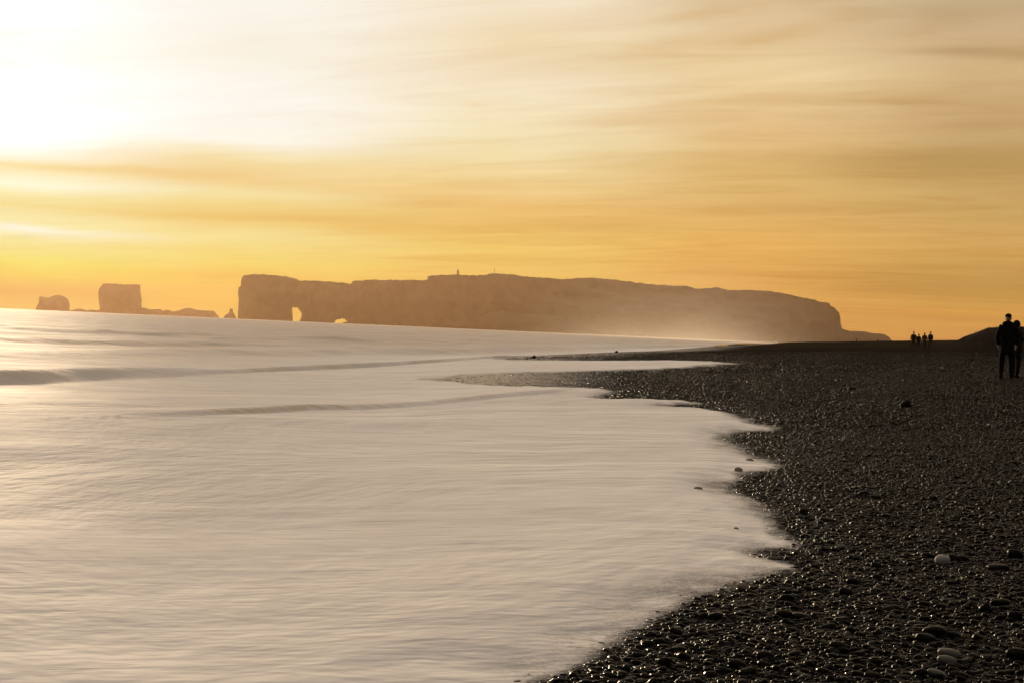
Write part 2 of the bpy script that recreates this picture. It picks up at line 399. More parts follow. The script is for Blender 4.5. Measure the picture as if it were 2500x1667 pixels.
def m_water():
    m, t = material('foaming_water')
    pos = t.new('ShaderNodeNewGeometry').outputs['Position']
    foam = t.new('ShaderNodeAttribute', attribute_name='foam').outputs['Fac']
    cover = t.new('ShaderNodeAttribute', attribute_name='cover').outputs['Fac']
    mp = t.new('ShaderNodeMapping'); t.put(mp.inputs[0], pos); mp.inputs['Scale'].default_value = (0.30, 1.0, 1.0); mp.inputs['Rotation'].default_value = (0, 0, R(-7))
    p = mp.outputs[0]
    na = t.noise(p, 0.55, 5, 0.55, 0.6); nb = t.noise(p, 3.2, 5, 0.6, 0.4); nc = t.noise(p, 0.09, 4, 0.55, 0.4)
    grain = t.noise(pos, 45, 3, 0.7); nd = t.noise(pos, 0.16, 6, 0.62, 0.8); ne = t.noise(p, 9.0, 4, 0.6, 0.3); g2 = t.noise(pos, 4.0, 4, 0.7)
    # bump: drawn-out ripples
    h = t.math('ADD', t.math('MULTIPLY', na, 0.085), t.math('ADD', t.math('MULTIPLY', nb, 0.034), t.math('MULTIPLY', ne, 0.011)))
    shl = t.new('ShaderNodeAttribute', attribute_name='shallow').outputs['Fac']
    pk = t.new('ShaderNodeTexVoronoi', feature='SMOOTH_F1'); t.put(pk.inputs['Vector'], pos); pk.inputs['Scale'].default_value = 9.0; pk.inputs['Randomness'].default_value = 1.0
    lump = t.math('MULTIPLY', t.rng(pk.outputs['Distance'], 0.35, 0.0, 0, 1), t.rng(t.noise(pos, 3.0, 2, 0.5), 0.48, 0.62))
    h = t.math('ADD', h, t.math('MULTIPLY', nd, 0.46))
    h = t.math('ADD', h, t.math('MULTIPLY', t.math('MULTIPLY', lump, shl), 0.014))
    h = t.math('ADD', h, t.math('MULTIPLY', t.math('MULTIPLY', t.noise(pos, 28, 3, 0.6), shl), 0.004))
    bp = t.new('ShaderNodeBump'); bp.inputs['Strength'].default_value = 0.42; bp.inputs['Distance'].default_value = 1.0
    t.put(bp.inputs['Height'], h)
    fc = t.mix(t.rng(nb, 0.35, 0.7), (0.95, 0.92, 0.88), (0.84, 0.81, 0.79))
    fc = t.mix(t.rng(na, 0.35, 0.7, 0, 0.6), fc, (0.74, 0.71, 0.70))
    fc = t.mix(t.rng(ne, 0.45, 0.75, 0, 0.5), fc, (0.70, 0.67, 0.66))
    fc = t.mix(t.rng(nd, 0.42, 0.68, 0, 0.45), fc, (0.72, 0.66, 0.62))
    b = matte(t, fc, 0.65, 0.045, bp.outputs[0], 1.33, 0.022)
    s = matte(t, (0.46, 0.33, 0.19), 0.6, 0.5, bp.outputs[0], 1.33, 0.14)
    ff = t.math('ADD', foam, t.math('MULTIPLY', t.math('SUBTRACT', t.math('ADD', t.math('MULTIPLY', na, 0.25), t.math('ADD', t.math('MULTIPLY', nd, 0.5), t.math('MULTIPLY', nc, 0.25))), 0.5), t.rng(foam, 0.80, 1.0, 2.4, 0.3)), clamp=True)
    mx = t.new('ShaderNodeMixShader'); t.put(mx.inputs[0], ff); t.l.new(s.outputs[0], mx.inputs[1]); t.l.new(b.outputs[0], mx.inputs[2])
    tr = t.new('ShaderNodeBsdfTransparent')
    cov = t.math('ADD', cover, t.math('MULTIPLY', t.math('ADD', t.math('ADD', t.math('SUBTRACT', grain, 0.5), t.math('SUBTRACT', g2, 0.5)), t.math('MULTIPLY', t.math('SUBTRACT', nb, 0.5), 0.8)), t.math('MULTIPLY', t.math('MULTIPLY', cover, t.math('SUBTRACT', 1.0, cover)), 5.5)), clamp=True)
    m2 = t.new('ShaderNodeMixShader'); t.put(m2.inputs[0], cov); t.l.new(tr.outputs[0], m2.inputs[1]); t.l.new(mx.outputs[0], m2.inputs[2])
    t.l.new(m2.outputs[0], t.out.inputs[0]); return m
def m_plain(name, c0, c1, scale=1.0, rough=0.85, bump=0.0, detail=5, stretch=(1, 1, 1), spec=0.3):
    m, t = material(name)
    pos = t.new('ShaderNodeTexCoord').outputs['Object']
    mp = t.new('ShaderNodeMapping'); t.put(mp.inputs[0], pos); mp.inputs['Scale'].default_value = stretch
    n = t.noise(mp.outputs[0], scale, detail, 0.6, 0.3)
    b = t.new('ShaderNodeBsdfPrincipled'); t.put(b.inputs['Base Color'], t.mix(t.rng(n, 0.3, 0.7), c0, c1))
    b.inputs['Roughness'].default_value = rough; b.inputs['Specular IOR Level'].default_value = spec
    if bump:
        bp = t.new('ShaderNodeBump'); bp.inputs['Strength'].default_value = 0.7; bp.inputs['Distance'].default_value = bump
        t.put(bp.inputs['Height'], n); t.put(b.inputs['Normal'], bp.outputs[0])
    t.l.new(b.outputs[0], t.out.inputs[0]); return m

MB, MW = m_beach(), m_water()
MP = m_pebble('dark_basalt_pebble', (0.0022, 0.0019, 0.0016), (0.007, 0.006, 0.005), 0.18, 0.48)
MPI = m_pebble('wet_basalt_stone', (0.0026, 0.0022, 0.0019), (0.009, 0.0075, 0.006), 0.18, 0.62, inst=False)
MPALE = m_pebble('pale_quartz_stone', (0.26, 0.25, 0.24), (0.32, 0.31, 0.30), 0.4, 0.3, inst=False)
MGREY = m_pebble('grey_andesite_stone', (0.07, 0.065, 0.058), (0.11, 0.10, 0.09), 0.25, 0.5, inst=False)
MWASH = m_pebble('washed_brown_stone', (0.16, 0.13, 0.10), (0.24, 0.20, 0.16), 0.5, 0.2, inst=False)
MROCK = m_plain('basalt_cliff', (0.02, 0.016, 0.012), (0.06, 0.048, 0.034), 0.02, 0.95, 3.0, 8, (1, 1, 0.35))

# ---------------------------------------------------------------- beach
ks = np.unique(np.concatenate([np.linspace(-1.6, -0.2, 60), np.linspace(-0.2, 0.5, 420), np.linspace(0.5, 2.2, 90)]))
X, Y, F = fan(-3.0, 3800, 620, ks, 6.0)
Z = ground(X, Y)
ed_b = edge_dist(X, Y)
wet = 1 - sst(0.0, 1.0, -ed_b / np.clip(0.35 + 0.035 * Y, 0.4, 9))
strip = np.exp(-((Y - 62) / 34) ** 2)
wet = np.clip(wet * (0.55 + 0.6 * strip), 0, 1)
Zb = Z
keep = (Z > -1.6)
fk = keep[F].any(1)
used = np.unique(F[fk]); remap = np.full(len(X), -1); remap[used] = np.arange(len(used))
beach = mesh_np('beach', np.stack([X, Y, Z], 1)[used], remap[F[fk]], MB, attrs={'wet': wet[used]})
tag(beach, kind='structure', label='dark shingle beach sloping down to the wash', cat='beach')

# ---------------------------------------------------------------- water sheet
def ridge(x, y, px, z, H, wf, wb):
    """a wave whose foot runs along the given photo points: steep towards the shore, long behind"""
    P = np.array([hit(u, v, z)[:2] for u, v in px])
    best = np.full(x.shape, 1e9); side = np.zeros(x.shape); amp = np.zeros(x.shape)
    L = np.concatenate([[0], np.cumsum(np.linalg.norm(P[1:] - P[:-1], axis=1))])
    for i, (a, b) in enumerate(zip(P[:-1], P[1:])):
        ab = b - a; LL = ab @ ab
        t = np.clip(((x - a[0]) * ab[0] + (y - a[1]) * ab[1]) / LL, 0, 1)
        dd = (x - a[0] - t * ab[0]) ** 2 + (y - a[1] - t * ab[1]) ** 2
        cr = ab[0] * (y - a[1]) - ab[1] * (x - a[0])
        m = dd < best
        best = np.where(m, dd, best); side = np.where(m, np.sign(cr), side)
        amp = np.where(m, np.interp(L[i] + t * math.sqrt(LL), np.linspace(0, L[-1], len(H)), H), amp)
    s = np.sqrt(best) * side + (0.45 * wf) * fbm(x * 0.35 / wf ** 0.5, y * 0.35 / wf ** 0.5, 19, 3)
    prof = sst(0, 1, s / wf) * np.exp(-(np.maximum(s - wf, 0) / wb) ** 1.3)
    face = np.exp(-((s - wf * 0.45) / (wf * 0.55)) ** 2)
    return amp * prof, np.clip(amp / max(H), 0, 1) * face
ks = np.unique(np.concatenate([np.linspace(-2.6, -0.6, 90), np.linspace(-0.6, 0.06, 260), np.linspace(0.06, 0.34, 330), np.linspace(0.34, 0.8, 30)]))
X, Y, F = fan(-3.0, 7150, 900, ks, 4.0)
G = ground(np.clip(X, -800, None), np.minimum(Y, 3500))
wob_ = 0.0
ED = edge_dist(X, Y)
d = ED + np.clip(0.02 * Y, 0.05, 0.6) * fbm(X * 2.2, Y * 0.9, 41, 4) * 0.9
tw = np.clip(0.03 + 0.020 * Y, 0.09, 2.0)
cover = sst(0.0, 1.0, d / tw)
def soft_spot(u, v, ru, rv, a):
    global cover
    p = hit(u, v); q = hit(u + ru, v); r = hit(u, v + rv)
    sx = np.linalg.norm(q[:2] - p[:2]); sy = np.linalg.norm(r[:2] - p[:2])
    g = np.exp(-((X - p[0]) / sx) ** 2 - ((Y - p[1]) / sy) ** 2) * (0.75 + 0.9 * fbm(X * 1.6, Y * 1.1, 77, 4))
    cover = cover * (1 - np.clip(a * g, 0, 0.96))
for s in ((1790, 1075, 55, 22, 0.75), (1815, 1100, 60, 14, 0.45), (1770, 1195, 60, 22, 0.8), (1860, 1240, 60, 18, 0.85), (1890, 1262, 50, 22, 0.6), (1850, 1352, 60, 12, 0.7), (1890, 1395, 70, 18, 0.55),
          (1690, 1450, 120, 26, 0.42), (1590, 1497, 130, 36, 0.42), (1460, 1577, 130, 40, 0.40), (1330, 1645, 110, 36, 0.35), (1780, 1425, 90, 20, 0.42), (1650, 996, 90, 6, 0.5), (1860, 1340, 40, 10, 0.5)):
    soft_spot(*s)
kk = X / np.maximum(Y, 1.0)
kc = np.interp(Y, [35, 45, 70, 100, 150], [0.05, 0.045, 0.05, 0.085, 0.13])
film = 0.78 * (1 - sst(kc - 0.07, kc + 0.035, kk)) * sst(28, 36, Y) * (1 - sst(150, 190, Y)) * sst(-2.5, 0.0, X - Xs(np.minimum(Y, 3500)))
film_on = film * (1 - sst(0, 1, cover))
cover = np.maximum(cover, film)
t_ = 0.010 + 0.05 * sst(0, 1, np.maximum(d, 0) / 0.9)
Wsw = G + t_
off = sst(1.0, 14.0, -(X - Xs(np.minimum(Y, 3500))))       # how far offshore
sea = 0.02 + off * (0.20 * fbm(X * 0.045, Y * 0.10, 51, 4) + 0.10 * fbm(X * 0.25, Y * 0.4, 61, 3)) * np.clip(Y / 60, 0.3, 1.6)
k_ = 0.03
Wz = np.maximum(Wsw, sea) + k_ * np.exp(-np.abs(Wsw - sea) / k_) * 0.5
Wz += 0.006 * fbm(X * 0.9, Y * 2.6, 71, 4) * sst(0.3, 2.0, d)
foam = np.ones_like(X) - 0.52 * off
shallow = np.exp(-np.maximum(d, 0) / np.clip(0.10 * Y, 0.4, 2.5))
for px, z, H, wf, wb, fd in (
        ([(-500, 950), (-150, 940), (0, 934), (150, 930), (300, 924), (450, 916), (600, 908)], 0.05, [0.22, 0.24, 0.23, 0.21, 0.17, 0.10, 0.0], 1.0, 6.0, 0.2),
        ([(260, 926), (480, 914), (700, 903), (1000, 891), (1180, 883), (1320, 877)], 0.05, [0.0, 0.09, 0.13, 0.11, 0.09, 0.03], 0.28, 7.0, 0.55),
        ([(100, 884), (400, 880), (700, 874), (1000, 869), (1250, 863), (1450, 858)], 0.0, [0.05, 0.16, 0.20, 0.20, 0.18, 0.05], 3.0, 9.0, 0.28),
        ([(-300, 838), (0, 845), (300, 850), (560, 852), (800, 858)], 0.0, [0.16, 0.26, 0.26, 0.2, 0.05], 2.5, 14.0, 0.25),
        ([(850, 868), (1000, 862), (1250, 859), (1450, 855), (1650, 850), (1800, 844)], 0.0, [0.0, 0.15, 0.30, 0.3, 0.25, 0.1], 3.0, 10.0, 0.4),
        ([(150, 815), (500, 826), (900, 838), (1300, 848)], 0.0, [0.1, 0.25, 0.2, 0.1], 5.0, 20.0, 0.2),
        ([(320, 1004), (500, 1000), (640, 994), (760, 988), (900, 989), (1100, 985), (1350, 976), (1450, 968)], 0.1, [0.03, 0.07, 0.075, 0.05, 0.055, 0.05, 0.0], 0.2, 1.6, 0.75),
        ([(-100, 978), (100, 977), (330, 982), (520, 986)], 0.1, [0.03, 0.03, 0.015, 0.0], 0.22, 1.5, 0.2)):
    h, fa = ridge(X, Y, px, z, H, wf, wb); fa = fa * (0.75 + 0.9 * fbm(X * 0.7, Y * 0.7, 95, 4))
    Wz += h; foam -= fd * fa
foam = np.clip(foam, 0.05, 1) * (1 - 0.45 * np.clip(film_on * 2.5, 0, 1))
Wz[ED < 0] = (G + 0.002 + 0.022 * (film_on > 0.02))[ED < 0]
keep = (cover > 0.002)
fk = keep[F].any(1)
used = np.unique(F[fk]); remap = np.full(len(X), -1); remap[used] = np.arange(len(used))
water = mesh_np('sea_water', np.stack([X, Y, Wz], 1)[used], remap[F[fk]], MW, attrs={'cover': cover[used], 'foam': foam[used], 'shallow': shallow[used]})
tag(water, kind='structure', label='milky foaming sea washing up the black beach', cat='sea')

# ---------------------------------------------------------------- pebbles
def pebble_mesh(i, mat, flat=0.45, sub=3, rough=0.18):
    bm = bmesh.new(); bmesh.ops.create_icosphere(bm, subdivisions=sub, radius=1.0)
    r = random.Random(100 + i); off_ = Vector((r.random() * 50, r.random() * 50, r.random() * 50))
    wid = r.uniform(0.62, 0.9)
    for v in bm.verts:
        p = v.co.copy()
        n = mnoise.noise(p * 0.9 + off_) * rough + mnoise.noise(p * 2.1 + off_) * rough * 0.35
        # slightly squared-off ellipsoid
        e = 0.88
        p = Vector([math.copysign(abs(c) ** e, c) for c in p])
        v.co = Vector((p.x, p.y * wid, p.z * flat)) * (1 + n)
    me = bpy.data.meshes.new('pebble_shape'); bm.to_mesh(me); bm.free()
    me.polygons.foreach_set('use_smooth', [True] * len(me.polygons)); me.materials.append(mat)
    return me
FL = [0.36, 0.42, 0.5, 0.55, 0.33, 0.46, 0.62, 0.4, 0.7, 0.48]
gcol_ = bpy.data.collections.new('pebble_shapes')
for i in range(10):
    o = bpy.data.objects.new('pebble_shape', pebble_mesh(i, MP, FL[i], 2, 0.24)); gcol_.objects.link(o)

def scatter(y0, y1, k0, k1, dens, rmin, rmax, power=2.0, apex=1.0):
    """random stones on the beach between two distances"""
    n_try = int(dens * 0.5 * (k1 - k0) * ((y1 + apex) ** 2 - (y0 + apex) ** 2))
    yy = np.sqrt(rng.uniform((y0 + apex) ** 2, (y1 + apex) ** 2, n_try)) - apex
    xx = rng.uniform(k0, k1, n_try) * (yy + apex)
    e = edge_dist(xx, yy)
    m = e < np.clip(0.03 * yy, 0.9, 2.5)
    xx, yy, e = xx[m], yy[m], e[m]
    rr = rmin + (rmax - rmin) * rng.random(len(xx)) ** power
    return xx, yy, rr, e
layers = [scatter(2.2, 9.0, -0.25, 0.62, 3800, 0.005, 0.011, 1.2),
          scatter(2.2, 9.0, -0.25, 0.62, 1500, 0.010, 0.025, 2.0),
          scatter(9.0, 20.0, -0.12, 0.52, 1500, 0.009, 0.024, 1.7),
          scatter(9.0, 20.0, -0.12, 0.52, 60, 0.018, 0.034, 1.8),
          scatter(20.0, 42.0, -0.2, 0.46, 430, 0.012, 0.034, 1.8),
          scatter(42.0, 75.0, -0.1, 0.42, 90, 0.02, 0.05, 1.8),
          scatter(75.0, 120.0, 0.0, 0.42, 14, 0.026, 0.055, 1.8)]
px_, py_, pr_, pe_ = [np.concatenate([l[i] for l in layers]) for i in range(4)]
pz_ = ground(px_, py_) + pr_ * rng.uniform(-0.15, 0.45, len(pr_)) - 0.018 * sst(-0.1, 0.4, pe_)
n = len(px_)
rot = np.stack([rng.normal(0, 0.2, n), rng.normal(0, 0.2, n), rng.uniform(0, 6.283, n)], 1)
scl = np.stack([pr_ * rng.uniform(0.9, 1.45, n), pr_ * rng.uniform(0.8, 1.1, n), pr_ * rng.uniform(0.75, 1.2, n)], 1)
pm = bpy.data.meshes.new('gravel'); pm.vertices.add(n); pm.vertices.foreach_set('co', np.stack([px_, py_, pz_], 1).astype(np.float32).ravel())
a = pm.attributes.new('dull', 'FLOAT', 'POINT'); a.data.foreach_set('value', np.interp(py_, [8, 25, 60, 120], [1.0, 0.75, 0.42, 0.3]).astype(np.float32))  # gloss factor, weakened with distance to darken the far gravel
for an, av in (('rot', rot), ('scl', scl)):
    a = pm.attributes.new(an, 'FLOAT_VECTOR', 'POINT'); a.data.foreach_set('vector', av.astype(np.float32).ravel())
a = pm.attributes.new('wet', 'FLOAT', 'POINT'); a.data.foreach_set('value', (1 - sst(0, 1, -pe_ / np.clip(0.5 + 0.03 * py_, 0.5, 3))).astype(np.float32))
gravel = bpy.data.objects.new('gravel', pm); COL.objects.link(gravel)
tag(gravel, 'small rounded black gravel covering the beach', 'gravel', kind='stuff')
ng = bpy.data.node_groups.new('gravel_spread', 'GeometryNodeTree')
ng.interface.new_socket('Geometry', in_out='INPUT', socket_type='NodeSocketGeometry')
ng.interface.new_socket('Geometry', in_out='OUTPUT', socket_type='NodeSocketGeometry')
gi = ng.nodes.new('NodeGroupInput'); go = ng.nodes.new('NodeGroupOutput')
iop = ng.nodes.new('GeometryNodeInstanceOnPoints'); ci = ng.nodes.new('GeometryNodeCollectionInfo')
ci.inputs['Collection'].default_value = gcol_; ci.inputs['Separate Children'].default_value = True; ci.inputs['Reset Children'].default_value = True
m2p = ng.nodes.new('GeometryNodeMeshToPoints')
na1 = ng.nodes.new('GeometryNodeInputNamedAttribute'); na1.data_type = 'FLOAT_VECTOR'; na1.inputs[0].default_value = 'rot'
na2 = ng.nodes.new('GeometryNodeInputNamedAttribute'); na2.data_type = 'FLOAT_VECTOR'; na2.inputs[0].default_value = 'scl'
ng.links.new(gi.outputs[0], m2p.inputs[0]); ng.links.new(m2p.outputs[0], iop.inputs['Points']); ng.links.new(ci.outputs[0], iop.inputs['Instance'])
iop.inputs['Pick Instance'].default_value = True
ri = ng.nodes.new('FunctionNodeRandomValue'); ri.data_type = 'INT'
[s for s in ri.inputs if s.name == 'Min' and s.type == 'INT'][0].default_value = 0
[s for s in ri.inputs if s.name == 'Max' and s.type == 'INT'][0].default_value = 9
ng.links.new([s for s in ri.outputs if s.type == 'INT'][0], iop.inputs['Instance Index'])
ng.links.new(na1.outputs[0], iop.inputs['Rotation']); ng.links.new(na2.outputs[0], iop.inputs['Scale'])
ng.links.new(iop.outputs[0], go.inputs[0])
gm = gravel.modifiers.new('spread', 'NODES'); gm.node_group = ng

# larger stones, each its own object
shapes = [pebble_mesh(40 + i, MPI, FL[i], 3, 0.22) for i in range(10)]
shapes_pale = [pebble_mesh(60 + i, MPALE, f, 3, 0.10) for i, f in enumerate((0.75, 0.42))]
shapes_grey = [pebble_mesh(70 + i, MGREY, f, 3, 0.14) for i, f in enumerate((0.42, 0.5, 0.8))]
angular = pebble_mesh(90, MPI, 0.9, 3, 0.55)
wash = [pebble_mesh(80 + i, MWASH, f, 3, 0.2) for i, f in enumerate((0.45, 0.4, 0.7))]
taken = []
def stone(u, v, wpx, me, label, cat='stone', name='stone', group=None, sink=0.30, rz=None, tilt=(0, 0), sc=(1, 1, 1), raise_=0.0):
    p = hit(u, v)
    if group is None or True:
        base_p = p
    dist = np.linalg.norm(base_p - CAM)
    r = wpx / FPX * dist / 2
    o = bpy.data.objects.new(name, me); COL.objects.link(o)
    o.scale = (r * sc[0], r * sc[1], r * sc[2])
    zf = me.get('zf') or max(vv.co.z for vv in me.vertices)
    me['zf'] = zf
    o.location = (base_p[0], base_p[1] + r * 0.3, ground(base_p[0], base_p[1] + r * 0.3) + r * sc[2] * zf * (1 - 2 * sink) + raise_)
    o.rotation_euler = (tilt[0], tilt[1], random.uniform(-0.5, 0.5) if rz is None else rz)
    tag(o, label, cat, group)
    taken.append((o.location.x, o.location.y, r))
    return o
named = [
    (2302, 1378, 36, shapes_pale[0], 'round white stone, the brightest on the dark shingle', dict(sink=0.12, rz=0.2)),
    (2328, 1371, 28, shapes[8], 'round dark stone touching the white stone on its right side', dict(sink=0.15)),
    (2350, 1368, 34, shapes[1], 'long flat dark stone lying beyond the round dark stone beside the white one', dict(sink=0.2, rz=0.0)),
    (2268, 1362, 30, shapes[3], 'dark oval stone just behind and left of the white stone', dict(sink=0.2)),
    (2322, 1604, 52, shapes_grey[0], 'long pale grey stone, upper one of the shiny pair near the bottom edge', dict(sink=0.15, rz=-0.25, tilt=(0, 0.12))),
    (2315, 1622, 44, shapes_grey[1], 'shiny pale grey stone, lower one of the pair near the bottom edge', dict(sink=0.15, rz=-0.2, tilt=(0, 0.14))),
    (2290, 1652, 44, shapes_grey[0], 'slanting grey stone just below the shiny pair near the bottom edge', dict(sink=0.15, rz=-0.4, tilt=(0, 0.2))),
    (2285, 1553, 58, shapes[2], 'large dark rounded stone above the shiny pale pair', dict(sink=0.2, rz=0.1)),
    (2262, 1568, 48, shapes[5], 'dark oblong stone leaning at the front of the large dark rounded one', dict(sink=0.2, rz=-0.5, tilt=(0, 0.15))),
    (2212, 994, 22, angular, 'pointed dark rock standing alone on the upper beach', dict(sink=0.25, rz=0.3)),
    (2081, 952, 22, shapes[6], 'broad low dark rock on the far shingle, beyond the pointed rock', dict(sink=0.35)),
    (2135, 1008, 14, shapes[8], 'small dark boulder between the pointed rock and the foam', dict(sink=0.25)),
    (1704, 1201, 24, wash[0], 'brown stone poking through the middle of the white foam', dict(sink=0.1, raise_=0.012)),
    (1582, 1209, 26, wash[1], 'flat stone awash in the foam, outermost of the drowned stones', dict(sink=0.22, raise_=0.01)),
    (1564, 1106, 18, wash[0], 'small stone far out in the smooth foam', dict(sink=0.15, raise_=0.016)),
    (1652, 1207, 12, wash[1], 'tiny flat stone beside the brown stone in the foam', dict(sink=0.2, raise_=0.02)),
    (1650, 1183, 9, wash[2], 'little round stone in the foam just beyond the brown one', dict(sink=0.2, raise_=0.02)),
    (1830, 1130, 22, wash[0], 'wet stone at the root of the second foam tongue', dict(sink=0.2, raise_=0.012)),
    (1803, 1154, 20, wash[2], 'dark wet stone half covered by foam below the second tongue', dict(sink=0.25, raise_=0.012)),
    (1885, 1370, 22, shapes_grey[1], 'pale stone caught in the foam between the two lowest tongues', dict(sink=0.15, raise_=0.008)),
    (1797, 1302, 13, wash[2], 'small knob of stone in the foam above the lowest tongues', dict(sink=0.1, raise_=0.02)),
    (1812, 1444, 26, wash[2], 'dark stone at the foam edge under a veil of water', dict(sink=0.15, raise_=0.01)),
    (2020, 1274, 34, shapes[4], 'long flat stone with a bright rim beside the third foam tongue', dict(sink=0.1, rz=-0.15, tilt=(0, 0.1))),
    (2054, 1341, 26, shapes_grey[1], 'smooth grey stone near the tip of the longest foam tongue', dict(sink=0.15, rz=0.25, tilt=(0, -0.15))),
    (2030, 1328, 24, shapes[1], 'dark flat stone just above the smooth grey one by the longest foam tongue', dict(sink=0.15, rz=-0.2)),
    (2066, 1454, 34, shapes[6], 'dark humped stone standing clear of the small gravel', dict(sink=0.1, rz=-0.3, tilt=(0, 0.2))),
    (1985, 1190, 24, shapes[0], 'thin flat stone lying level above the scattered shingle', dict(sink=0.2)),
    (2139, 1218, 26, shapes[1], 'upper flat stone of two lying close together on the mid beach', dict(sink=0.1, rz=-0.1)),
    (2110, 1208, 24, shapes[9], 'dark rounded stone left of the close flat pair on the mid beach', dict(sink=0.1)),
    (1750, 1512, 42, shapes[2], 'broad dark stone resting between the foam edge and the lower beach', dict(sink=0.2, rz=0.15)),
    (1958, 1510, 44, shapes[0], 'flat slanted stone, left one of two neighbours on the lower beach', dict(sink=0.15, rz=-0.3, tilt=(0, 0.15))),
    (1915, 1508, 40, shapes[3], 'oval stone with lit crest at the left end of the lower beach', dict(sink=0.15, rz=0.2)),
    (2034, 1528, 24, shapes[6], 'small round stone with a bright top on the lower beach', dict(sink=0.1)),
    (2175, 1490, 38, shapes[4], 'flat stone propped up on its edge near mid shingle', dict(sink=0.1, rz=0.3, tilt=(0, -0.2))),
    (2445, 1480, 46, shapes[1], 'long low stone, upper one of two at the rim of the beach', dict(sink=0.15, rz=0.2, tilt=(0, -0.1))),
    (2405, 1492, 22, angular, 'chunky stone with a lit yellow face beside the long low stone', dict(sink=0.2)),
    (2485, 1610, 52, shapes[6], 'big rounded stone cut off by the edge of the view', dict(sink=0.2)),
    (2478, 1362, 34, shapes[8], 'tall rounded stone with golden rim at the edge of the view', dict(sink=0.15)),
    (2440, 1392, 50, shapes[0], 'long thin dark slab of stone below the golden-rimmed one', dict(sink=0.2, rz=0.05)),
    (1303, 877, 9, angular, 'lone dark rock awash on the shining sandbar', dict(sink=0.1, raise_=0.02)),
    (1505, 862, 6, angular, 'smaller lone rock near the end of the shining sandbar', dict(sink=0.1, raise_=0.02)),
]
for (u, v, wp, me, lab, kw) in named: stone(u, v, wp, me, lab, **kw)
# some 250 more that can be told apart from the gravel only by size
cnt = 0; tries = 0
sg = 'larger dark pebbles on the shingle'
while cnt < 255 and tries < 9000:
    tries += 1
    v = 1667 - 640 * random.random() ** 1.25; u = random.uniform(1500, 2500)
    p = hit(u, v)
    if float(edge_dist(np.array([p[0]]), np.array([p[1]]))[0]) > -0.05: continue
    dist = np.linalg.norm(p - CAM)
    r = (0.013 + 0.017 * random.random() ** 2.2) * (1 + 0.03 * dist)
    if any((p[0] - a) ** 2 + (p[1] - b) ** 2 < (r + c) ** 2 * 0.8 for a, b, c in taken): continue
    stone(u, v, 2 * r / dist * FPX, random.choice(shapes), 'dark rounded pebble, larger than the gravel around it on the open shingle', 'pebble', 'pebble', sg,
          sink=random.uniform(0.05, 0.3), rz=random.gauss(0, 0.55), tilt=(random.gauss(0, 0.12), random.gauss(0, 0.16)), sc=(random.uniform(0.95, 1.25), 1, random.uniform(0.85, 1.15)))
    cnt += 1

